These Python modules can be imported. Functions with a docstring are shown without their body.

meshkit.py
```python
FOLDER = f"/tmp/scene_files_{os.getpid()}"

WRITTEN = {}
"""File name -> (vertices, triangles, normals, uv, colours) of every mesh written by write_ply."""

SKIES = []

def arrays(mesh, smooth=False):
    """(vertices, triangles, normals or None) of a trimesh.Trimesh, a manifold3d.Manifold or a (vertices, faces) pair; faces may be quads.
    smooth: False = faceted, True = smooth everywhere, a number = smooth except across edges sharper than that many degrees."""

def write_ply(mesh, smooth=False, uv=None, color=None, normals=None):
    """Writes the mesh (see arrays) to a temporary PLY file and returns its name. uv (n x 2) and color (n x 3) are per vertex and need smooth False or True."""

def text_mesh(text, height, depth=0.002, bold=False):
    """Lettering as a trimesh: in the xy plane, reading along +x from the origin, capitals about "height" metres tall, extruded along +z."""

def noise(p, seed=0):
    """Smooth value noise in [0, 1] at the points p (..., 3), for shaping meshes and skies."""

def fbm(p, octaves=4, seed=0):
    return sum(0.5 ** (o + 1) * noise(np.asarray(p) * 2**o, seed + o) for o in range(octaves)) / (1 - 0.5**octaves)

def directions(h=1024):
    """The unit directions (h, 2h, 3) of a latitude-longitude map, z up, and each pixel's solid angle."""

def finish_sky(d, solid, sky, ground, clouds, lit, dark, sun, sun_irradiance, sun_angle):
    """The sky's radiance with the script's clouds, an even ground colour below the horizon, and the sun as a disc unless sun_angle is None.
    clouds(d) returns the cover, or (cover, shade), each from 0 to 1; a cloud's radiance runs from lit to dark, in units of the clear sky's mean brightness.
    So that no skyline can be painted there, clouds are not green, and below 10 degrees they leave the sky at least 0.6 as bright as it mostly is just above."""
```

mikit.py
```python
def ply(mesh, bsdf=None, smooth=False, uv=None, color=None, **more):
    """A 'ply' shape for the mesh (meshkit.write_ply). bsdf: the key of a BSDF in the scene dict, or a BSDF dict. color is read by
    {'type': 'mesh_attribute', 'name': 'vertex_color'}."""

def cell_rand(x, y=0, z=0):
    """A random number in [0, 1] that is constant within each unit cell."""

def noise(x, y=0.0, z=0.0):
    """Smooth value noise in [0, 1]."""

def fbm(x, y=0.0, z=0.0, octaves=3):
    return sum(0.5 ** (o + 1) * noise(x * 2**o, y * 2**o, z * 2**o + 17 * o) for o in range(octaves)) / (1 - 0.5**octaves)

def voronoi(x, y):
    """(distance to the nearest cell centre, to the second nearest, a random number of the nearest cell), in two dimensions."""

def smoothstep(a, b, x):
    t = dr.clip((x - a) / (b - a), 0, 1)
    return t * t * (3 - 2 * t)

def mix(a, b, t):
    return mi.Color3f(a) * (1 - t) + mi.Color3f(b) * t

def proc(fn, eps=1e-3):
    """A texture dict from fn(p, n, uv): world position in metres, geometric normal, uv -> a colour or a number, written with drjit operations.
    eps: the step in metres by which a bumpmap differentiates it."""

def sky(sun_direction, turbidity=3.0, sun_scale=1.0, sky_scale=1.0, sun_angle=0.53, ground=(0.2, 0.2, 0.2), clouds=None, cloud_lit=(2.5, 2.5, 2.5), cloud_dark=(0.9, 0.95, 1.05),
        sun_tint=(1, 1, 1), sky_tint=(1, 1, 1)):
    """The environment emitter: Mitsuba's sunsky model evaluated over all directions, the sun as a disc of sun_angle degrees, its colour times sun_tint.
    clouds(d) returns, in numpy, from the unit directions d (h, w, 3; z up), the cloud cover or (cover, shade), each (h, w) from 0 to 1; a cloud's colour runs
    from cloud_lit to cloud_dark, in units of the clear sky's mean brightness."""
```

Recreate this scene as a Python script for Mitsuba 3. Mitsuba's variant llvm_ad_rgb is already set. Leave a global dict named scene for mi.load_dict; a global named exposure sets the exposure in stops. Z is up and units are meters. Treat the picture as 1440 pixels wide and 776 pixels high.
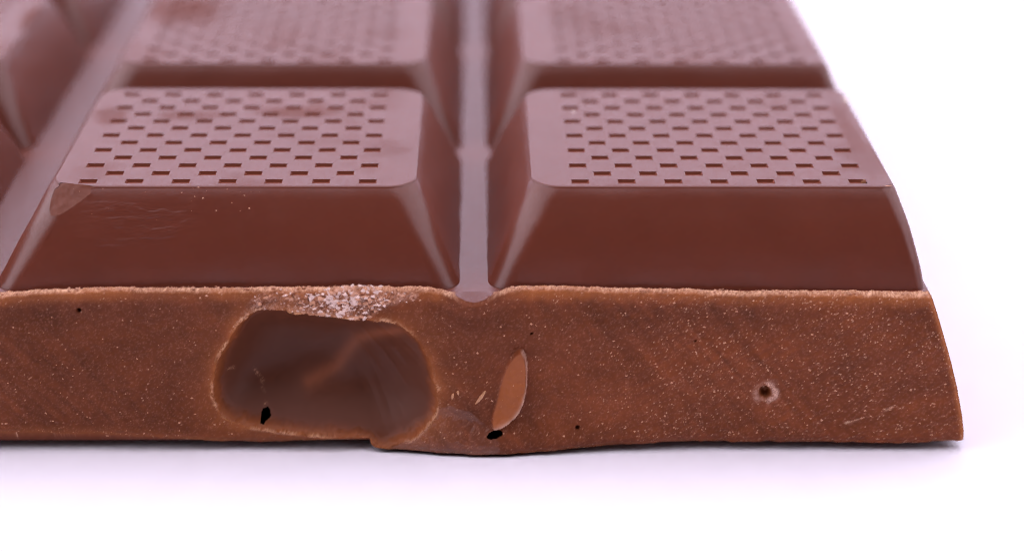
import math
import numpy as np, trimesh, shapely, manifold3d as m3
import drjit as dr
import mitsuba as mi
import mikit, meshkit
from mikit import noise, fbm, smoothstep, mix

scene, labels = {}, {}
T = mi.ScalarTransform4f
MM = 0.001                      # everything below is modelled in millimetres

# ------------------------------------------------------------------ camera (macro lens, shallow focus)
F = np.array([0.01801482, 0.91888553, -0.39411273])
U = np.array([5.34081124e-04, 0.394167793, 0.919038337])
O = np.array([0.09124899, -77.38769937, 40.49558164])
scene['camera'] = {'type': 'thinlens', 'fov': 28.94262, 'fov_axis': 'x', 'near_clip': 0.005, 'far_clip': 20.0,
                   'aperture_radius': 1.30 * MM, 'focus_distance': 83.6 * MM,
                   'to_world': T().look_at(origin=(O * MM).tolist(), target=((O + F * 100) * MM).tolist(), up=U.tolist())}
exposure = 0.20

# ------------------------------------------------------------------ lamps (four studio softboxes, all out of the frame)
KEY_L, REAR_L, LEFT_L, RIGHT_L = 1.50, 0.98, 2.35, 1.60
TINT = np.array([1.0, 0.92, 1.045])


def softbox(name, centre, aim, w, h, power, label, tint=TINT):
    c, a = np.array(centre, float), np.array(aim, float)
    up = [0, 1, 0] if abs((a - c)[2]) > 0.8 * np.linalg.norm(a - c) else [0, 0, 1]
    tw = T().look_at(origin=c.tolist(), target=a.tolist(), up=up)
    v = np.array([[-w / 2, -h / 2, 0], [w / 2, -h / 2, 0], [w / 2, h / 2, 0], [-w / 2, h / 2, 0.0]])
    scene[name + '__diffuser'] = {**mikit.ply((v, np.array([[0, 1, 2], [0, 2, 3]])), 'lamp_cloth'), 'to_world': tw,
                                  'emitter': {'type': 'area', 'radiance': {'type': 'rgb', 'value': (tint * power).tolist()}}}
    s = 0.35
    b = np.array([[-w / 2 * s, -h / 2 * s, -0.16], [w / 2 * s, -h / 2 * s, -0.16], [w / 2 * s, h / 2 * s, -0.16], [-w / 2 * s, h / 2 * s, -0.16]])
    o = v * 1.01 + [0, 0, 0.012]
    i = np.arange(4)
    j = (i + 1) % 4
    f = np.vstack([np.stack([i, j, j + 4], 1), np.stack([i, j + 4, i + 4], 1), [[4, 5, 6], [4, 6, 7]]])
    scene[name + '__hood'] = {**mikit.ply((np.vstack([o, b]), f), 'lamp_hood'), 'to_world': tw}
    labels[name] = {'label': label, 'category': 'studio lamp'}


scene['lamp_cloth'] = {'type': 'diffuse', 'reflectance': {'type': 'rgb', 'value': [0.6, 0.6, 0.6]}}
scene['lamp_hood'] = {'type': 'twosided', 'bsdf': {'type': 'diffuse', 'reflectance': {'type': 'rgb', 'value': [0.02, 0.02, 0.02]}}}
softbox('softbox', (-0.04, 0.04, 0.60), (0, 0.0, 0), 0.8, 0.8, KEY_L, 'square softbox hanging above the chocolate bar and shining down')
softbox('softbox_001', (0, 0.40, 0.20), (0, 0, 0.0), 0.9, 0.34, REAR_L, 'wide low softbox standing behind the chocolate bar', np.array([1.0, 0.88, 1.14]))

softbox('softbox_002', (-0.60, 0.03, 0.54), (0, 0, 0), 1.34, 1.10, LEFT_L, 'bright square softbox to the left of the chocolate bar')
softbox('softbox_003', (0.60, 0.03, 0.54), (0, 0, 0), 1.34, 1.10, RIGHT_L, 'square softbox to the right of the chocolate bar')

# ------------------------------------------------------------------ materials
rgb = lambda *c: {'type': 'rgb', 'value': list(c)}
VC = {'type': 'mesh_attribute', 'name': 'vertex_color'}


def principled(base, rough, spec=0.5, **kw):
    return {'type': 'twosided', 'bsdf': {'type': 'principled', 'base_color': base, 'roughness': rough, 'specular': spec, **kw}}


def bumped(bs, fn, scale=1.0, eps=3e-5):
    return {'type': 'twosided', 'bsdf': {'type': 'bumpmap', 'scale': scale, 'tex': mikit.proc(fn, eps=eps), 'bsdf': bs['bsdf']}}


MILK = np.array([0.104, 0.0222, 0.0102])


def moulded_colour(p, n, uv):
    q = p * 1000.0
    a = fbm(q.x * 0.5, q.y * 0.5, q.z * 0.5, 3)
    b = fbm(q.x * 7, q.y * 7, q.z * 7, 2)
    return mi.Color3f(MILK.tolist()) * (0.86 + 0.2 * a + 0.08 * b)


DULL = ((-15.6, 27.2, 2.3, 3.2, 1.0), (-23.6, 25.6, 0.55, 2.4, 1.0), (-16.6, 9.2, 0.8, 1.5, 0.7), (-8.1, 9.8, 2.1, 0.9, 0.8), (-13.2, 9.2, 1.6, 0.7, 0.6), (16.9, 6.5, 0.45, 5.5, 0.5))


def rub(q):
    """Dull rubbed patches on the tops where fingers or wrapping have taken the shine off."""
    w = 0.7 * (fbm(q.x * 1.1, q.y * 1.1, 0, 3) - 0.5)
    m = 0.25 * smoothstep(0.55, 0.75, fbm(q.x * 0.33 + 4.3, q.y * 0.42 + 9.1, 3.3, 3))
    for x, y, rx, ry, k in DULL:
        e = dr.sqrt(dr.square((q.x - x) / rx) + dr.square((q.y - y) / ry)) + w
        m = dr.maximum(m, 0.75 * k * smoothstep(1.3, 0.4, e))
    return m * smoothstep(11.0, 11.3, q.z)


def moulded_rough(p, n, uv):
    q = p * 1000.0
    return 0.31 + 0.45 * rub(q) + 0.06 * fbm(q.x * 3, q.y * 3, q.z * 3, 2)


def moulded_bump(p, n, uv):
    q = p * 1000.0
    scuff = smoothstep(0.3, -0.1, q.y) * smoothstep(3.5, 1.0, dr.abs(q.x + 14.0)) * smoothstep(1.3, 0.5, dr.abs(q.z - 10.0)) * smoothstep(0.45, 0.62, fbm(q.x * 1.2, q.y, q.z * 3.0, 2))
    return 0.0000035 * fbm(q.x * 9, q.y * 9, q.z * 9, 2) + 0.000028 * scuff * fbm(q.x * 5, q.y * 5, q.z * 14, 3) + 0.000006 * noise(q.x * 1.3, q.y * 1.3, q.z * 1.3)


scene['moulded_chocolate'] = bumped(principled(mikit.proc(moulded_colour), mikit.proc(moulded_rough)), moulded_bump)
scene['lightened_pit_chocolate'] = principled(rgb(0.135, 0.034, 0.0165), 0.6, 0.12)     # matt; colour lifted to stand for light scattered inside the dents
scene['broken_chocolate'] = principled(VC, 0.55, 0.12)
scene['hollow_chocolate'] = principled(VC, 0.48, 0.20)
scene['lip_chocolate'] = principled(VC, 0.42, 0.42)
scene['flake_chocolate'] = principled(VC, 0.45, 0.2)
scene['chipped_chocolate'] = principled(rgb(0.118, 0.030, 0.0135), 0.5, 0.25)
scene['golden_bit'] = principled(rgb(0.42, 0.20, 0.10), 0.4)
scene['tan_bit'] = principled(rgb(0.44, 0.21, 0.125), 0.45)
scene['frosted_bit'] = principled(rgb(0.60, 0.43, 0.37), 0.5)
scene['pale_bit'] = principled(rgb(0.80, 0.66, 0.58), 0.5)


def paper_colour(p, n, uv):
    q = p * 1000.0
    return mi.Color3f(0.80, 0.778, 0.832) * (0.985 + 0.03 * fbm(q.x * 0.8, q.y * 0.8, q.z * 0.8, 3))


scene['white_paper'] = {'type': 'twosided', 'bsdf': {'type': 'diffuse', 'reflectance': mikit.proc(paper_colour)}}

# ------------------------------------------------------------------ the white sheet, rolled up behind
prof = [(-450, 0), (300, 0)] + [(300 + 160 * math.sin(t), 160 - 160 * math.cos(t)) for t in np.linspace(0.08, math.pi / 2, 20)] + [(460, 620)]
pv = np.array([[x, y, z] for y, z in prof for x in (-650, 650)], float) * MM
k = np.arange(len(prof) - 1) * 2
scene['table'] = mikit.ply((pv, np.vstack([np.stack([k, k + 1, k + 3], 1), np.stack([k, k + 3, k + 2], 1)])), 'white_paper', smooth=30)
labels['table'] = {'label': 'white paper sheet under the chocolate bar, running up out of sight behind it', 'kind': 'structure'}

# ------------------------------------------------------------------ the chocolate bar
H, B = 11.35, 7.35              # height of the square tops and of the groove floors
ROW, COL = 17.25, 20.0
G, W, DEEP = 2.393, 15.213, 13.253     # half gap between columns, width and depth of a square's top
A = 1.947                       # spacing of the pressed dents
BAR = 'chocolate_bar'
labels[BAR] = {'label': 'milk chocolate bar with dented squares, snapped across its front and lying on white paper', 'category': 'chocolate bar'}


def put(key, mesh, bsdf, **kw):
    if isinstance(mesh, trimesh.Trimesh):
        mesh = trimesh.Trimesh(mesh.vertices * MM, mesh.faces, process=False)
    elif hasattr(mesh, 'to_mesh'):
        m = mesh.to_mesh()
        mesh = trimesh.Trimesh(np.asarray(m.vert_properties)[:, :3] * MM, np.asarray(m.tri_verts), process=False)
    else:
        mesh = (np.asarray(mesh[0]) * MM, mesh[1])
    scene[key] = mikit.ply(mesh, bsdf, **kw)


def rounded_ring(x0, x1, y0, y1, radii, n=9):
    pts = []
    ra, rb_, rc, rd = radii
    for cx, cy, a0, r in ((x1 - ra, y0 + ra, -90, ra), (x1 - rb_, y1 - rb_, 0, rb_), (x0 + rc, y1 - rc, 90, rc), (x0 + rd, y0 + rd, 180, rd)):
        arc = [(cx + r * math.cos(math.radians(a0 + 90 * t)), cy + r * math.sin(math.radians(a0 + 90 * t))) for t in np.linspace(0, 1, n)]
        pts += arc
        pts.append(None)
    out, ring = [], [p for p in pts]
    flat = [p for p in ring if p is not None]
    first = flat[0]
    for i, p in enumerate(ring):
        if p is not None:
            out.append(p)
            continue
        a = np.array(out[-1])
        b = np.array(ring[i + 1] if i + 1 < len(ring) else first)
        m = 22
        for t in np.linspace(0, 1, m + 2)[1:-1]:
            out.append(tuple(a + (b - a) * t))
    return np.array(out)


def square_body(x0, x1, y0, y1, out, seed, radii, bulge):
    """A moulded square: bulging sloping sides, a small rounding at the top and a fillet at the foot."""
    dl, dr_, df, db = out
    lv = []
    e = 0.10
    for a in np.linspace(0, math.pi / 2, 5):
        lv.append((-e * (1 - math.sin(a)), H - e * (1 - math.cos(a)), True))
    for t in np.linspace(0.06, 0.93, 14):
        lv.append((t, H - (H - B) * t, False))
    lv += [(1.0, B + 0.06, False), (1.01, B - 0.03, False), (1.01, B - 0.45, False)]
    rings = []
    for s, z, top in lv:
        ss = (0 if top else s)
        bl, br, bf, bb = [ss + k_ * max(0, ss * (1 - ss)) for k_ in bulge]
        ins = -s if top else 0
        R = rounded_ring(x0 - dl * bl + ins, x1 + dr_ * br - ins, y0 - df * bf + ins, y1 + db * bb - ins, [q_ - 0.2 * q_ * min(max(ss, 0), 1.0) - min(ins, 0.05) for q_ in radii])
        v = np.column_stack([R, np.full(len(R), z)])
        nz = meshkit.fbm(v * 0.55, 2, seed) - 0.5
        c = np.array([(x0 + x1) / 2, (y0 + y1) / 2])
        if not top:
            v[:, :2] += (v[:, :2] - c) / np.linalg.norm(v[:, :2] - c, axis=1, keepdims=True) * (nz * 0.10 * min(1, (H - z) / 1.0))[:, None]
        rings.append(v)
    n = len(rings[0])
    v = np.vstack(rings + [[[(x0 + x1) / 2, (y0 + y1) / 2, H]], [[(x0 + x1) / 2, (y0 + y1) / 2, lv[-1][1]]]])
    i = np.arange(n)
    j = (i + 1) % n
    f = []
    for r in range(len(rings) - 1):
        a, b = r * n, (r + 1) * n
        f += [np.stack([a + i, b + i, b + j], 1), np.stack([a + i, b + j, a + j], 1)]
    last = (len(rings) - 1) * n
    f += [np.stack([i, j, np.full(n, len(v) - 2)], 1), np.stack([last + j, last + i, np.full(n, len(v) - 1)], 1)]
    f = np.vstack(f)
    tm = trimesh.Trimesh(v, f, process=False)
    if tm.volume < 0:
        f = f[:, ::-1]
    return m3.Manifold(m3.Mesh(v.astype(np.float32), np.ascontiguousarray(f, np.uint32)))


PW, PD, PDEEP = 0.74, 0.51, 0.125


def dents(mirror):
    """Centres of the pressed dents, from the square's inner front corner."""
    for row in range(13):
        for i in range(7 - row % 2):
            x = 4.463 - G + (i + 0.5 * (row % 2)) * A
            yield (W - x if mirror else x), 0.598 + row * A / 2


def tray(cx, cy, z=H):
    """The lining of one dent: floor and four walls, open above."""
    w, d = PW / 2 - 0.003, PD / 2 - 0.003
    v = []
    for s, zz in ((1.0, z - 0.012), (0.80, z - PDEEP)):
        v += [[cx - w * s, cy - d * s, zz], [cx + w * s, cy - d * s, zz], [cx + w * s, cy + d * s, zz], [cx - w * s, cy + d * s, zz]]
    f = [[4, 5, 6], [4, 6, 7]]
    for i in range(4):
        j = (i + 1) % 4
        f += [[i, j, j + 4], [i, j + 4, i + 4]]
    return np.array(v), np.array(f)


rng = np.random.default_rng(5)
count = 0
SPOT = {(1, 0): 'front square left of the middle groove, its left front corner chipped', (2, 0): 'front square right of the middle groove with clean sharp edges',
        (1, 1): 'second-row square left of the middle groove, out of focus', (2, 1): 'second-row square right of the middle groove, out of focus',
        (0, 0): 'front square of the far left column, mostly cut off', (0, 1): 'second-row square of the far left column, blurred',
        (2, 2): 'third-row square right of the middle groove, only its foot in view', (1, 2): 'third-row square left of the middle groove, only its foot in view',
        (0, 2): 'third-row square of the far left column, at the top edge'}
for row in (0, 1, 2):
    for col in (2, 1, 0):
        x0 = (G, -G - W, -23.45 - W)[(2, 1, 0).index(col)]
        y0 = row * ROW
        mirror = col != 2
        out = (1.80, 1.30, 1.64, 1.64) if col == 2 else (2.35, 1.77, 1.64, 1.64) if col == 1 else (1.30, 1.6, 1.64, 1.64)
        body = square_body(x0, x0 + W, y0, y0 + DEEP, out, 10 + col + 3 * row, (0.6, 0.6, 1.25, 1.25) if col == 2 else (1.25,) * 4, (0.08, 0.38 if col == 2 else 0.08, 0.50, 0.4))
        spots = [(x0 + x + rng.normal(0, 0.012), y0 + y + rng.normal(0, 0.01)) for x, y in dents(mirror)]
        holes = m3.Manifold.batch_boolean([m3.Manifold.cube((PW, PD, 1.0), True).translate((cx, cy, H)) for cx, cy in spots], m3.OpType.Add)
        body = body - holes
        if (col, row) == (1, 0):     # the chipped corner
            pt, pb, pc = np.array([-15.9, -0.20, 11.05]), np.array([-18.25, -0.42, 10.15]), np.array([-17.35, 0.50, 11.34])
            nrm = np.cross(pb - pt, pc - pt)
            nrm *= np.sign(nrm[2]) / np.linalg.norm(nrm)
            body = body.trim_by_plane(tuple((-nrm).tolist()), float(-nrm @ pt))
        key = f'{BAR}__square' + (f'_{count:03d}' if count else '')
        m = body.to_mesh()
        bv, bf = np.asarray(m.vert_properties)[:, :3].astype(float), np.asarray(m.tri_verts)
        if (col, row) == (1, 0):
            on = (np.abs((bv - pt) @ nrm) < 2e-3)[bf].all(1)
            cu, ci = np.unique(bf[on], return_inverse=True)
            cv = trimesh.Trimesh(bv[cu], ci.reshape(-1, 3), process=False)
            for _ in range(4):
                cv = cv.subdivide()
            vn = np.array(cv.vertices)
            vn += nrm * (0.16 * (meshkit.fbm(vn * 2.2, 3, 61) - 0.5) - 0.01)[:, None]
            put(f'{key}__chip', trimesh.Trimesh(vn, cv.faces, process=False), 'chipped_chocolate', smooth=True)
            labels[f'{key}__chip'] = {'label': 'small matte brown chip broken off the front left corner'}
            bf = bf[~on]
        put(key, (bv, bf), 'moulded_chocolate', smooth=28)
        labels[key] = {'label': SPOT[(col, row)]}
        if row == 0 and col:
            for q, (cx, cy) in enumerate(spots):
                put(f'{key}__dent' + (f'_{q:03d}' if q else ''), tray(cx, cy), 'lightened_pit_chocolate')
        else:
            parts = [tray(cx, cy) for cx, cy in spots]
            put(f'{key}__dents', (np.vstack([p[0] for p in parts]), np.vstack([p[1] + 8 * q for q, p in enumerate(parts)])), 'lightened_pit_chocolate')
            labels[f'{key}__dents'] = {'label': 'small square dents pressed into the top', 'kind': 'stuff'}
        count += 1

# the slab under the squares: top with its grooves, three moulded sides, underside; the front is closed by the fracture
SIDE_Z = np.array([0.0, 0.47, 0.99, 1.84, 3.03, 4.20, 5.37, 6.51, 7.10, 7.27, 7.35])
SIDE_X = np.array([21.05, 21.05, 21.0, 20.83, 20.53, 20.17, 19.76, 19.36, 19.13, 19.05, 18.97])
side = lambda z: np.interp(z, SIDE_Z, SIDE_X)
YF = -1.75
under = lambda y: 0.42 * (1 - np.clip((y - YF) / 14, 0, 1) ** 2 * (3 - 2 * np.clip((y - YF) / 14, 0, 1)))


def slab_ring(z):
    xr, xl, yb = side(z), -21.2 - side(z), 49.6 + (side(z) - 18.97)
    ys = np.linspace(YF, yb - 1.2, 40)
    left = [(xl, y) for y in ys] + [(xl + 1.2 - 1.2 * math.cos(t), yb - 1.2 + 1.2 * math.sin(t)) for t in np.linspace(0, math.pi / 2, 8)[1:]]
    right = [(-21.2 - x, y) for x, y in left[::-1]]
    mid = [(x, yb) for x in np.linspace(left[-1][0], right[0][0], 30)[1:-1]]
    return np.array(left + mid + right)


zs = np.array([7.35, 7.27, 7.10, 6.51, 5.9, 5.37, 4.8, 4.20, 3.6, 3.03, 2.4, 1.84, 1.4, 0.99, 0.47])
rings = []
for q, z in enumerate(zs):
    R = slab_ring(z)
    zz = np.full(len(R), z) if z > 0.5 else under(R[:, 1]) + 0.05
    rings.append(np.column_stack([R, zz]))
Rb = slab_ring(0.3) 
rings.append(np.column_stack([Rb + (np.array([-10, 24]) - Rb) * 0.002, under(Rb[:, 1])]))
n = len(rings[0])
i = np.arange(n - 1)
f = []
for r in range(len(rings) - 1):
    a, b = r * n, (r + 1) * n
    f += [np.stack([a + i, a + i + 1, b + i + 1], 1), np.stack([a + i, b + i + 1, b + i], 1)]
v = np.vstack(rings)
last = (len(rings) - 1) * n
m2 = n // 2
for a0 in (0, last):            # top and underside as ladders between the left and right halves
    ii = np.arange(m2 - 1)
    f += [np.stack([a0 + ii, a0 + ii + 1, a0 + n - 2 - ii], 1), np.stack([a0 + ii, a0 + n - 2 - ii, a0 + n - 1 - ii], 1)]
put(f'{BAR}__slab', (v, np.vstack(f)), 'moulded_chocolate', smooth=35)

# ------------------------------------------------------------------ the fracture across the front
BOT = np.array([(-42.5, 0.9), (-21.971, 1.014), (-20.168, 0.976), (-17.161, 0.901), (-15.655, 0.864), (-13.548, 0.756), (-11.141, 0.511), (-9.327, 0.404), (-7.201, 0.468),
                (-5.679, 0.602), (-4.50, 0.66), (-4.40, 0.35), (-4.25, 0.23), (-3.712, 0.185), (-2.038, 0.16), (1.01, 0.139), (2.841, 0.204), (5.585, 0.37), (8.638, 0.431), (13.227, 0.421),
                (17.829, 0.376), (19.361, 0.407), (20.95, 0.472), (21.3, 0.472)])
TOP = np.array([(-42.5, 7.33), (-21.32, 7.324), (-19.564, 7.354), (-18.384, 7.482), (-17.21, 7.545), (-16.035, 7.608), (-12.23, 7.637), (-7.835, 7.634), (-4.899, 7.664), (-1.961, 7.63),
                (-1.314, 7.533), (-0.845, 7.42), (-0.433, 7.26), (0.01, 7.21), (0.394, 7.26), (0.747, 7.42), (1.13, 7.532), (1.571, 7.628), (2.75, 7.627), (6.881, 7.56),
                (12.802, 7.458), (18.97, 7.357), (21.3, 7.357)])
CAV = np.array([(-9.506, 6.378), (-8.993, 6.637), (-8.314, 6.668), (-7.289, 6.505), (-6.406, 6.407), (-5.521, 6.406), (-4.491, 6.21), (-3.75, 6.307), (-3.103, 6.046), (-2.575, 5.621),
                (-2.136, 5.063), (-1.875, 4.402), (-1.763, 3.571), (-1.558, 2.901), (-1.534, 2.227), (-1.782, 1.481), (-2.486, 0.869), (-3.251, 0.459), (-4.107, 0.22), (-4.464, 0.55),
                (-5.068, 0.68), (-5.976, 0.76), (-7.189, 0.811), (-8.241, 1.018), (-8.993, 1.122), (-10.191, 1.363), (-10.835, 1.738), (-11.071, 2.414), (-11.027, 3.252), (-10.796, 4.249),
                (-10.367, 5.073), (-9.975, 5.825)])
LEAF = np.array([(1.976, 5.024), (2.189, 4.562), (2.255, 3.898), (2.233, 3.062), (2.06, 2.288), (1.671, 1.712), (1.157, 1.373), (0.764, 1.203), (0.702, 1.714), (0.911, 2.56), (1.148, 3.566), (1.472, 4.463)])
LEAF_EDGE = LEAF[:8]
CRUMBLE = np.array([(-9.85, 6.10), (-9.329, 7.025), (-8.723, 7.442), (-7.546, 7.506), (-6.671, 7.344), (-6.076, 7.569), (-4.312, 7.664), (-3.14, 7.5), (-2.258, 7.42), (-2.408, 7.18),
                    (-3.739, 6.858), (-4.336, 6.45), (-4.933, 6.276), (-6.406, 6.407), (-7.875, 6.603), (-8.756, 6.669), (-9.4, 6.42)])


def smooth_poly(p, it=2):
    for _ in range(it):
        q = np.roll(p, -1, 0)
        p = np.stack([0.75 * p + 0.25 * q, 0.25 * p + 0.75 * q], 1).reshape(-1, 2)
    return p


def sdf(poly, x, z):
    """Signed distance, positive inside the outline."""
    g = shapely.Polygon(poly)
    d = shapely.distance(g.exterior, shapely.points(x, z))
    return np.where(shapely.contains_xy(g, x, z), d, -d)


def dist_line(line, x, z):
    return shapely.distance(shapely.LineString(line), shapely.points(x, z))


def sm(a, b, x):
    t = np.clip((x - a) / (b - a), 0, 1)
    return t * t * (3 - 2 * t)


xs = np.concatenate([np.arange(-40.2, -20.8, 0.25), np.arange(-20.8, 18.97, 0.042), [18.97]])
vv = np.linspace(0, 1, 168)
vv = vv + 0.0
X0, V0 = np.meshgrid(xs, vv, indexing='ij')
zn = 0.45 + (B - 0.45) * V0
X = X0 + (side(zn) - 18.97) * sm(13.0, 18.97, X0)
rag = lambda x, s, fr: (meshkit.fbm(np.stack([x * fr, x * 0 + s, x * 0], -1), 3, s) - 0.5)
zb = np.interp(X, BOT[:, 0], BOT[:, 1]) + 0.05 * rag(X, 3, 1.6) * sm(21, 20.5, X) + 0.05 * rag(X, 4, 7)
zt = np.interp(X, TOP[:, 0], TOP[:, 1]) + (0.07 * rag(X, 5, 2.2) + 0.07 * rag(X, 6, 9)) * sm(18.9, 18.0, X)
Z = zb + (zt - zb) * V0
P3 = np.stack([X, Z, Z * 0], -1)
nzf = lambda fx, fz, o, s: meshkit.fbm(np.stack([X * fx, Z * fz, X * 0 + s], -1), o, s) - 0.5
shape = X.shape
flat = lambda fn, *a: fn(*a[:-2], a[-2].ravel(), a[-1].ravel()).reshape(shape)

dCav = flat(sdf, smooth_poly(CAV), X, Z)
wob = 0.16 * nzf(1.6, 1.6, 2, 21) + 0.10 * nzf(6, 6, 2, 22)
dCav = dCav + wob * sm(-0.6, 0.0, dCav) * sm(0.8, 0.3, Z * 0 + np.abs(dCav))
inC = dCav > 0
edge = sm(0.0, 0.35, 21.0 - (X - (side(zn) - side(zn))) ) * 1.0
# broad waves, hackle marks and grain of the snapped surface (positive = towards the viewer)
Dp = 0.42 * nzf(0.25, 0.35, 2, 1) + 0.20 * nzf(0.8, 0.8, 3, 2)
ang = 0.55
xa, za = X * math.cos(ang) + Z * math.sin(ang), -X * math.sin(ang) + Z * math.cos(ang)
hack = meshkit.fbm(np.stack([xa * 1.1, za * 5.0, X * 0], -1), 2, 7) - 0.5
Dp += 0.10 * hack * sm(2, 8, X)
xb, zb2 = X * math.cos(1.25) + Z * math.sin(1.25), -X * math.sin(1.25) + Z * math.cos(1.25)
Dp += 0.045 * (meshkit.fbm(np.stack([xb * 0.8, zb2 * 4.0, X * 0], -1), 2, 8) - 0.5) * sm(4, 0, np.abs(X - 2))
Dp += 0.065 * nzf(3.5, 3.5, 2, 9) + 0.028 * nzf(13, 13, 1, 10)
# the lip that hangs down below the hollow, and a gentle fall of the face under it
Dp += 0.55 * np.exp(-((X - 0.2) / 4.2) ** 2) * sm(1.9, 0.5, Z)
Dp -= 0.10 * sm(0.30, 0.0, Z - zb)
Dp -= 0.16 * sm(0.22, 0.0, zt - Z) ** 1.5
Dp -= 0.12 * sm(0.16, 0.0, (side(zn)) - X)           # rounding into the moulded right side
Dp += 0.12 * np.clip(0.5 + 2.0 * nzf(1.2, 1.2, 2, 43), 0, 1.3) * np.exp(-(np.clip(-dCav, 0, 9) / 0.12) ** 2) * ~inC      # raised rim of the hollow
Dp -= 0.20 * sm(0.9, 0.0, -dCav) * ~inC * sm(-9.5, -10.6, X)
Dp += 0.72 * np.exp(-(X / 0.85) ** 2) * sm(1.7, 0.1, zt - Z)
rough_c = flat(sdf, CRUMBLE, X, Z)
Dp += sm(-0.1, 0.1, rough_c) * (0.30 * nzf(4, 4, 2, 12) + 0.12 * nzf(14, 14, 1, 13))
Dp *= 1 - 0.9 * sm(0.02, 0.22, dCav)
# the hollow
d = np.clip(dCav, 0, None)
RIDGE = np.array([(-2.5, 6.0), (-3.62, 5.294), (-4.975, 4.572), (-5.907, 3.244), (-7.128, 2.575)])
dr_line = flat(dist_line, RIDGE, X, Z)
depth = 1.95 * (1 - np.exp(-d / (0.50 + 0.9 * sm(2.6, 0.9, Z) + 0.75 * sm(-5.0, -2.6, X)))) + 0.16 * d
right_of = sm(-0.5, 0.5, (X + 4.9) * 0.72 - (Z - 4.3) * 0.69)
depth *= 1 - 0.15 * right_of
depth -= 0.60 * np.exp(-(dr_line / 0.42) ** 2) * sm(0, 0.6, d)
fan = np.arctan2(Z - 9.0, X + 7.5)
rad = np.hypot(Z - 9.0, X + 7.5)
shell = meshkit.fbm(np.stack([fan * 12, rad * 0.35, X * 0], -1), 2, 14) - 0.5
depth += (0.14 * shell * right_of + 0.30 * nzf(0.40, 0.40, 1, 15) + 0.004 * nzf(6, 6, 2, 16)) * sm(0.05, 0.5, d)
CRACK = np.array([(-10.447, 3.485), (-9.655, 3.15), (-9.171, 2.578), (-8.963, 1.835)])
dck = flat(dist_line, CRACK, X, Z)
below = sm(-0.05, 0.05, 2.9 - Z - (X + 9.6) * 1.15) * sm(3.7, 3.3, Z) * sm(-8.9, -9.1, X)
depth = depth - 0.06 * np.exp(-((dck - 0.05) / 0.05) ** 2) + 0.03 * np.exp(-(dck / 0.035) ** 2)
from scipy.ndimage import gaussian_filter
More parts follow.
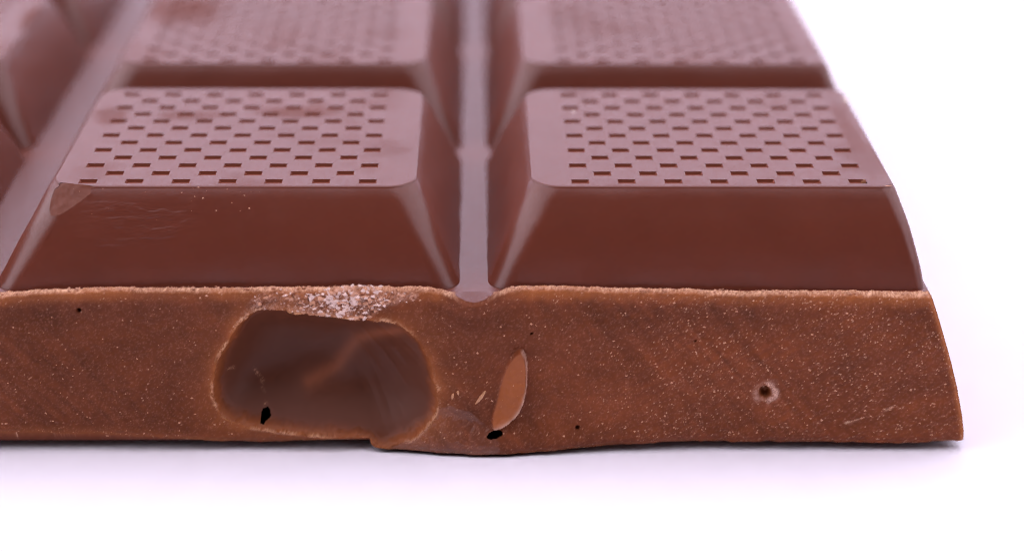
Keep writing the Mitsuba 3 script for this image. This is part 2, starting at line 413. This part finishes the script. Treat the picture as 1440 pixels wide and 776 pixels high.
soft = sm(0.10, 0.45, d)
zr = np.arange(0, 7.8, 0.042)                   # smoothed on an even grid of x and z
even = np.array([np.interp(zr, Z[c_], depth[c_]) for c_ in range(len(xs))])
even = gaussian_filter(even, (12, 12))
depth = depth * (1 - soft) + np.array([np.interp(Z[c_], zr, even[c_]) for c_ in range(len(xs))]) * soft
depth += (0.15 * (meshkit.fbm(np.stack([fan * 17, rad * 0.30, X * 0 + 3], -1), 2, 19) - 0.5) * sm(-6.0, -3.4, X) + 0.05 * nzf(1.3, 1.3, 2, 51)) * sm(0.15, 0.6, d)
Dp -= np.where(inC, depth, 0)
# leaf-shaped flake: peels out of the face to the right and ends at a sharp edge
dLeaf = flat(sdf, smooth_poly(LEAF, 1), X, Z)
inL = dLeaf > 0
dE = flat(dist_line, LEAF_EDGE, X, Z)
Dp += np.where(inL, 0.46 * np.clip(1 - dE / 1.35, 0, 1) ** 1.3 * sm(0, 0.05, dLeaf) * sm(1.1, 1.6, Z + 0.1), 0)
# pores
rp = np.hypot(X - 12.354, Z - 2.843) * (1 + 0.40 * nzf(2.6, 2.6, 2, 17))
Dp += 0.07 * np.exp(-((rp - 0.36) / 0.12) ** 2) * (1 + 1.5 * nzf(8, 8, 1, 18)) - 0.40 * sm(0.30, 0.10, rp)
for px, pz, r in ((-16.407, 6.611, 0.11), (4.409, 1.195, 0.12), (2.4, 5.6, 0.05), (9.3, 5.2, 0.05)):
    Dp -= 0.32 * sm(r, r * 0.4, np.hypot(X - px, Z - pz))
Dp *= sm(0, 0.03, side(zn) - X + 0.02)
Y = -2.1 - Dp

# colours: milk chocolate, paler where the break has stressed it and where light through thin edges is painted in, with crystals of fat and sugar
C = np.ones(shape + (3,)) * np.array([0.136, 0.0350, 0.0128]) * (1 + 0.12 * sm(0, 9, X) - 0.10 * sm(-10, -14, X))[..., None]
C *= (1 + 0.45 * nzf(0.35, 0.5, 3, 30) + 0.25 * nzf(5, 5, 2, 31))[..., None]

swirl = 0.5 * X + 1.1 * np.sin(0.42 * X + 0.5 * Z) + 0.35 * Z
C *= (1 + 0.55 * (meshkit.fbm(np.stack([swirl * 3.2, Z * 0.45, X * 0], -1), 3, 48) - 0.5))[..., None]
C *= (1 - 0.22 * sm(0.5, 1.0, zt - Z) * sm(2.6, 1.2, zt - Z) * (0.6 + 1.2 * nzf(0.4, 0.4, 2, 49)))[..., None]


def blend(C, col, w):
    w = np.clip(w, 0, 1)[..., None]
    return C * (1 - w) + np.array(col) * w


rim = sm(0.22, 0.02, zt - Z)
orange = [0.34, 0.105, 0.030]  # painted glow: light seeping through the thin edges of the break
C = blend(C, orange, 0.75 * sm(0.75, 0.15, zt - Z) * sm(0.9, 1.6, np.abs(X)) * (0.8 + nzf(0.8, 0.4, 2, 32)))
C = blend(C, orange, (0.55 + 0.9 * nzf(0.9, 0.9, 2, 44)) * np.exp(-np.clip(-dCav, 0, 9) / 0.45) * ~inC + 0.45 * np.exp(-(d / 0.24) ** 2) * inC)
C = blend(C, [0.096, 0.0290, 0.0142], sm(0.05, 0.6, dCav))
C = blend(C, [0.20, 0.062, 0.027], 0.75 * np.exp(-(dr_line / 0.30) ** 2) * sm(0.0, 0.5, d))  # ridge crest painted paler, as if light shone through it
C = blend(C, orange, 0.7 * sm(0.35, 0.0, side(zn) - X))
C = blend(C, orange, 0.35 * sm(0.5, 0.0, Z - zb) * ~inC * sm(-9, -12, X))
rr = np.random.default_rng(11)
white = rr.random(shape)
rimline = np.exp(-((dCav + 0.05) / 0.07) ** 2) * (dCav < 0.03) * (white > 0.35) * (0.35 + 0.9 * np.clip(nzf(3, 3, 2, 33) + 0.4, 0, 1))
C = blend(C, [0.60, 0.33, 0.19], 0.85 * rimline * sm(-0.06, 0.20, nzf(1.1, 1.1, 2, 41)))
C = blend(C, [0.70, 0.41, 0.26], (0.35 + 0.6 * (white > 0.55)) * rim * (0.85 + nzf(2.5, 2.5, 2, 34)) * sm(0.5, 1.2, np.abs(X) + 0.0))
C = blend(C, [0.55, 0.33, 0.25], (0.10 + 0.45 * (white > 0.6)) * sm(-0.12, 0.12, rough_c) * (0.7 + 1.2 * nzf(3, 3, 2, 35)))
C = blend(C, [0.66, 0.42, 0.33], (0.35 + 0.5 * (white > 0.5)) * np.exp(-((rp - 0.42) / 0.12) ** 2) * sm(-0.35, 0.1, nzf(2.2, 2.2, 2, 45)))
C = blend(C, [0.16, 0.045, 0.015], sm(0.30, 0.22, rp))
C = blend(C, [0.42, 0.22, 0.13], 0.7 * np.exp(-((dck - 0.05) / 0.05) ** 2) * (white > 0.45) * sm(-0.1, 0.2, nzf(3, 3, 2, 47)))
# scattered crystals
dens = 0.30 + 0.9 * sm(3, 9, X) * sm(1.9, 0.2, np.abs(nzf(0.3, 0.4, 2, 36)) * 4) + 0.4 * sm(6.6, 7.3, Z)
streak = np.clip(hack * 2.2 + 0.5, 0, 1)
pspeck = 0.020 * dens * (0.4 + 1.2 * streak * sm(3, 8, X) + 0.3)
speck = (rr.random(shape) < pspeck) & ~(dCav > -0.02)
amount = np.where(speck, rr.uniform(0.2, 0.95, shape) ** 1.5, 0)
C = blend(C, [0.66, 0.39, 0.26], amount)
fine = (rr.random(shape) < 0.16) & ~(dCav > 0.05)
C = blend(C, [0.50, 0.26, 0.18], np.where(fine, rr.uniform(0.02, 0.22, shape), 0))
# scratch of paler chips low on the right
SCR = np.array([(15.9, 1.40), (16.95, 1.784), (18.15, 2.2)])
dS = flat(dist_line, SCR, X, Z)
C = blend(C, [0.62, 0.38, 0.26], 0.7 * np.exp(-(dS / 0.06) ** 2) * sm(0.0, 0.2, nzf(2.2, 2.2, 2, 40)))
Lc = np.array([0.29, 0.083, 0.024])
C = blend(C, Lc, 0.85 * sm(0.0, 0.12, dLeaf) * sm(1.5, 0.9, dE))
C = blend(C, [0.50, 0.31, 0.24], 0.85 * inL * np.exp(-(dE / (0.05 + 0.08 * sm(3.6, 2.2, Z))) ** 2) * sm(0.9, 1.3, Z))

nx, nv = shape
grid = np.stack([X, Y, Z], -1)
idx = np.arange(nx * nv).reshape(shape)
q = np.stack([idx[:-1, :-1], idx[1:, :-1], idx[1:, 1:], idx[:-1, 1:]], -1).reshape(-1, 4)
cen = lambda M: 0.25 * (M[:-1, :-1] + M[1:, :-1] + M[1:, 1:] + M[:-1, 1:]).ravel()
cx, cz, cc, cl = cen(X), cen(Z), cen(dCav), cen(dLeaf)
t1 = np.hypot((cx + 8.947) * 0.70, (cz - 1.50) * 0.85) + 0.14 * (meshkit.noise(np.stack([cx * 7, cz * 7, cx * 0], -1), 3) - 0.5) < 0.17
a = math.radians(18)
ux, uz = (cx - 0.88) * math.cos(a) + (cz - 1.05) * math.sin(a), -(cx - 0.88) * math.sin(a) + (cz - 1.05) * math.cos(a)
t2 = np.hypot(ux / 0.34, uz / 0.155) + 0.3 * (meshkit.noise(np.stack([cx * 6, cz * 6, cx * 0], -1), 4) - 0.5) < 1
keep = ~(t1 | t2)
LIP = np.array([(-3.6, 0.15), (-3.0, 0.62), (-2.3, 1.0), (-1.72, 1.5), (-1.45, 2.1), (-0.9, 2.3), (0.1, 1.75), (0.8, 1.0), (1.2, 0.55), (1.0, 0.0), (-3.6, 0.0)])
cp_lip = sdf(smooth_poly(LIP, 1), cx, cz) + 0.3 * (meshkit.fbm(np.stack([cx * 2, cz * 2, cx * 0], -1), 3, 9) - 0.5)
cav_face, leaf_face = (cc > 0.0) & keep, (cl > 0.0) & keep
lip_face = (cp_lip > 0) & keep & ~cav_face & ~leaf_face

gv, gc = grid.reshape(-1, 3), C.reshape(-1, 3)


def vertex_normals(v, f):
    fn = np.cross(v[f[:, 1]] - v[f[:, 0]], v[f[:, 2]] - v[f[:, 0]])
    n_ = np.zeros_like(v)
    for k_ in range(3):
        np.add.at(n_, f[:, k_], fn)
    return n_


def submesh(key, quads, bsdf, extra=None):
    used, inv = np.unique(quads, return_inverse=True)
    v_, c_ = gv[used], gc[used]
    f_ = inv.reshape(-1, 4)
    f_ = np.vstack([f_[:, [0, 1, 2]], f_[:, [0, 2, 3]]])
    if extra is not None:
        ev, ef, ec = extra
        f_ = np.vstack([f_, ef + len(v_)])
        v_, c_ = np.vstack([v_, ev]), np.vstack([c_, ec])
    put(key, (v_, f_), bsdf, smooth=True, color=np.clip(c_, 0, 1))


# strips that carry the fracture back to the slab: over the top, round the right side, under the lip
ev, ef, ec, at = [], [], [], 0


def strip(first, target, colour_to, steps, bulge=0.0, jitter=0.0):
    global at
    t = np.linspace(0, 1, steps + 1)
    S = first[:, None] * (1 - t)[None, :, None] + target[:, None] * t[None, :, None]
    S[..., 2] += bulge * np.sin(np.pi * t)[None]
    if jitter:
        S[:, 1:-1, 2] += jitter * (meshkit.fbm(S[:, 1:-1] * [5, 9, 5], 2, 50) - 0.5)
    n0, n1 = S.shape[:2]
    ids = np.arange(n0 * n1).reshape(n0, n1) + at
    f4 = np.stack([ids[:-1, :-1], ids[1:, :-1], ids[1:, 1:], ids[:-1, 1:]], -1).reshape(-1, 4)
    ev.append(S.reshape(-1, 3))
    ef.append(np.vstack([f4[:, [0, 1, 2]], f4[:, [0, 2, 3]]]))
    ec.append((np.array(colour_to[0])[:, None] * (1 - t)[None, :, None] + np.array(colour_to[1])[None, None] * t[None, :, None]).reshape(-1, 3) if np.ndim(colour_to[0]) == 2 else None)
    at += n0 * n1


tgt = np.column_stack([X[:, -1], np.full(nx, YF), np.full(nx, B)])
groove = np.abs(X[:, -1]) < 0.80
ia, ib = np.nonzero(groove)[0][[0, -1]]
strip(grid[:ia + 1, -1], tgt[:ia + 1], (C[:ia + 1, -1], MILK), 7, 0.03, 0.10)
strip(grid[ib:, -1], tgt[ib:], (C[ib:, -1], MILK), 7, 0.03, 0.10)
t_ = np.linspace(0, 1, 8)
S_ = grid[ia:ib + 1, -1][:, None] * (1 - t_)[None, :, None] + tgt[ia:ib + 1][:, None] * t_[None, :, None]
i_ = np.arange(S_.shape[0] * 8).reshape(-1, 8)
q_ = np.stack([i_[:-1, :-1], i_[1:, :-1], i_[1:, 1:], i_[:-1, 1:]], -1).reshape(-1, 4)
put(f'{BAR}__slab__groove_end', (S_.reshape(-1, 3), np.vstack([q_[:, [0, 1, 2]], q_[:, [0, 2, 3]]])), 'moulded_chocolate', smooth=True)
labels[f'{BAR}__slab__groove_end'] = {'label': 'front end of the middle groove, notching the broken edge'}
tgt = np.column_stack([np.minimum(X[:, 0], 21.04), np.full(nx, YF), np.full(nx, 0.43)])
strip(grid[:, 0][::-1], tgt[::-1], (C[:, 0][::-1], MILK), 5)
tgt = np.column_stack([side(zn[-1]), np.full(nv, YF), Z[-1]])
strip(grid[-1], tgt, (C[-1], MILK), 5)
FACE = f'{BAR}__fracture_face'
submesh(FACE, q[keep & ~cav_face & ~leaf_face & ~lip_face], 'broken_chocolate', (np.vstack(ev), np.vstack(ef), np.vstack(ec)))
labels[FACE] = {'label': 'rough speckled broken face along the front of the bar'}
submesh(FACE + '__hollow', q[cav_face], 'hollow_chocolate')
labels[FACE + '__hollow'] = {'label': 'large smooth hollow left by an air bubble in the broken face'}
submesh(FACE + '__flake', q[leaf_face], 'flake_chocolate')
labels[FACE + '__flake'] = {'label': 'leaf-shaped orange-brown flake peeling up, with a pale right edge'}


submesh(FACE + '__lip', q[lip_face], 'lip_chocolate')
labels[FACE + '__lip'] = {'label': 'smooth purplish brown lip right below the hollow'}


# bits: irregular little lumps sitting on the broken face
def lump(r, size, squash=(1, 1, 1)):
    p = r.normal(size=(11, 3))
    p /= np.linalg.norm(p, axis=1, keepdims=True)
    p *= r.uniform(0.7, 1.15, (11, 1)) * size * np.array(squash)
    h = trimesh.convex.convex_hull(p)
    return np.array(h.vertices), np.array(h.faces)


from scipy.interpolate import RegularGridInterpolator
surf = RegularGridInterpolator((xs, vv), Y, bounds_error=False, fill_value=-2.1)


def on_face(x, z):
    """The y of the broken face at (x, z)."""
    x0 = x - (np.interp(z, SIDE_Z, SIDE_X) - 18.97) * sm(13.0, 18.97, np.array(x))
    b = np.interp(x, BOT[:, 0], BOT[:, 1])
    t = np.interp(x, TOP[:, 0], TOP[:, 1])
    return float(surf((float(x0), float(np.clip((z - b) / (t - b), 0, 1)))))


def bits(key, places, bsdf, label):
    vs, fs, o = [], [], 0
    for (x, y, z, s, sq) in places:
        v_, f_ = lump(rb, s, sq)
        vs.append(v_ + [x, y, z])
        fs.append(f_ + o)
        o += len(v_)
    put(key, (np.vstack(vs), np.vstack(fs)), bsdf)
    labels[key] = {'label': label, 'kind': 'stuff'}


rb = np.random.default_rng(77)
cp = shapely.Polygon(CRUMBLE).buffer(0.06)
pl, pl2 = [], []
while len(pl) < 320:
    x, z = rb.uniform(-10, -2), rb.uniform(6.0, 7.72)
    heart = math.exp(-((x + 5.4) / 1.6) ** 2)
    if cp.contains(shapely.Point(x, z)) and rb.random() < (0.17 + 0.83 * heart) * (0.30 + 0.70 * sm(6.3, 7.25, z)):
        s = 0.030 + 0.10 * rb.random() ** 2.2 * (0.35 + heart)
        (pl if rb.random() < 0.25 + 0.6 * heart else pl2).append((x, on_face(x, z) - s * 0.3, z, s, (rb.uniform(0.8, 1.7), rb.uniform(0.5, 1.0), rb.uniform(0.4, 1.1))))
bits(FACE + '__crumbled_edge', pl, 'frosted_bit', 'whitish crumbled chocolate along the top of the hollow')
for x, z, s in ((-5.6, 7.55, 0.22), (-5.25, 7.58, 0.24), (-5.9, 7.45, 0.16), (-4.9, 7.5, 0.15), (-8.6, 7.25, 0.13), (-6.3, 7.2, 0.2), (-6.7, 6.95, 0.17), (-4.5, 7.0, 0.14), (-8.9, 6.95, 0.12), (-7.6, 7.15, 0.12), (-3.9, 7.2, 0.12)):
    pl2.append((x, on_face(x, z) - 0.02, z, s, (1.2, 0.8, 0.8)))
bits(FACE + '__crumbled_edge_001', pl2, 'tan_bit', 'tan grains among the whitish crumbled chocolate')
pl = []
while len(pl) < 680:
    x, z = rb.uniform(-20.5, 20.6), rb.uniform(0.7, 7.45)
    if x > np.interp(z, SIDE_Z, SIDE_X) - 0.2 or shapely.Polygon(CAV).contains(shapely.Point(x, z)) or rb.random() > 0.35 + 0.65 * (x > 6):
        continue
    s = 0.016 + 0.050 * rb.random() ** 3.2
    pl.append((x, on_face(x, z), z, s, (1.2, 0.7, 0.9)))
for x in rb.uniform(-20.4, 18.9, 460):
    if abs(x) < 1.1:
        continue
    s = 0.025 + 0.045 * rb.random() ** 2
    pl.append((x, -2.05 + rb.uniform(-0.05, 0.2), np.interp(x, TOP[:, 0], TOP[:, 1]) - 0.005, s, (1.4, 0.9, 0.7)))
for x in rb.uniform(-20.4, 20.8, 90):
    s = 0.015 + 0.02 * rb.random()
    z = np.interp(x, BOT[:, 0], BOT[:, 1]) + rb.uniform(0.03, 0.12)
    if not -11 < x < -4:
        pl.append((x, on_face(x, z), z, s, (1.4, 0.8, 0.8)))
for k_ in range(26):
    t = rb.random()
    x, z = 15.95 + 2.2 * t, 1.42 + 0.8 * t + rb.normal(0, 0.03)
    if not 0.45 < t < 0.62:
        pl.append((x, on_face(x, z), z, rb.uniform(0.025, 0.06), (1.6, 0.6, 0.6)))
bits(FACE + '__grain', pl, 'tan_bit', 'tiny pale grains scattered over the broken face')


def sliver(key, a, b, w, bsdf, label, lift=0.10):
    """A thin pointed splinter from a to b (x, z) lying on the broken face."""
    a, b = np.array(a), np.array(b)
    t = (b - a) / np.linalg.norm(b - a)
    s = np.array([-t[1], t[0]]) * w
    pts = []
    for q_, k_ in ((0.0, 0.25), (0.3, 0.8), (0.65, 1.0), (0.9, 0.7), (1.0, 0.35)):
        c = a + (b - a) * q_
        for sg in (-1, 1):
            p = c + s * k_ * sg
            y = on_face(*p)
            pts += [[p[0], y + 0.05, p[1]], [c[0] + s[0] * k_ * sg * 0.6, y - lift * k_, c[1] + s[1] * k_ * sg * 0.6]]
    h = trimesh.convex.convex_hull(np.array(pts))
    put(key, h, bsdf)
    labels[key] = {'label': label}


sliver(FACE + '__splinter', (0.05, 2.40), (0.47, 3.02), 0.085, 'golden_bit', 'golden splinter lying beside the leaf-shaped flake')
sliver(FACE + '__splinter_001', (-0.95, 2.55), (-0.88, 2.86), 0.07, 'golden_bit', 'pale golden splinter just right of the hollow', 0.07)
sliver(FACE + '__splinter_002', (-0.66, 2.80), (-0.70, 3.00), 0.07, 'golden_bit', 'small golden splinter between hollow and leaf-shaped flake', 0.07)
sliver(FACE + '__splinter_003', (-7.95, 6.52), (-7.10, 6.46), 0.11, 'golden_bit', 'pale flat splinter on the upper left rim of the hollow', 0.10)
sliver(FACE + '__splinter_004', (-5.95, 6.36), (-4.70, 6.24), 0.13, 'golden_bit', 'long golden splinter on the upper rim of the hollow', 0.10)

pl = []
for k_ in range(34):
    t = abs(rb.normal(0, 0.16))
    x = rb.choice([-13.6, -11.9, -9.6, -16.2]) + rb.normal(0, 0.8)
    if x > -16.8:
        pl.append((x, -1.64 * (t + 0.50 * t * (1 - t)) - 0.02, H - 0.05 - (H - B) * t, 0.012 + 0.035 * rb.random() ** 3, (1.2, 0.8, 0.9)))
bits(BAR + '__square_001__dust', pl, 'tan_bit', 'specks of chocolate dust under the top edge')

# ------------------------------------------------------------------ loose crumbs on the squares


def crumb(name, x, y, z, s, sq, bsdf, label):
    v_, f_ = lump(rb, s, sq)
    v_[:, 2] -= v_[:, 2].min()
    put(name, (v_ + [x, y, z - 0.01], f_), bsdf)
    labels[name] = {'label': label, 'category': 'crumb'}


crumb('crumb', 17.45, 11.3, H - 0.05, 0.20, (1.0, 1.0, 0.9), 'pale_bit', 'pale crumb on the outer right edge of the front right square')
crumb('crumb_001', 4.57, 9.75, H - 0.15, 0.15, (1, 0.8, 0.9), 'pale_bit', 'pale crumb near the back left corner of the front right square')
crumb('crumb_002', 16.38, 0.55, H - PDEEP, 0.12, (1.1, 0.8, 1.2), 'golden_bit', 'golden crumb in the front right dent of the front right square')
crumb('crumb_003', 17.35, 0.1, H - 0.06, 0.13, (1.3, 0.8, 0.7), 'tan_bit', 'tan crumb at the front right corner of the front right square')
crumb('crumb_004', -11.45, -0.03, H - 0.05, 0.05, (1.2, 0.9, 0.8), 'tan_bit', 'tiny tan crumb on the front edge of the front left square')
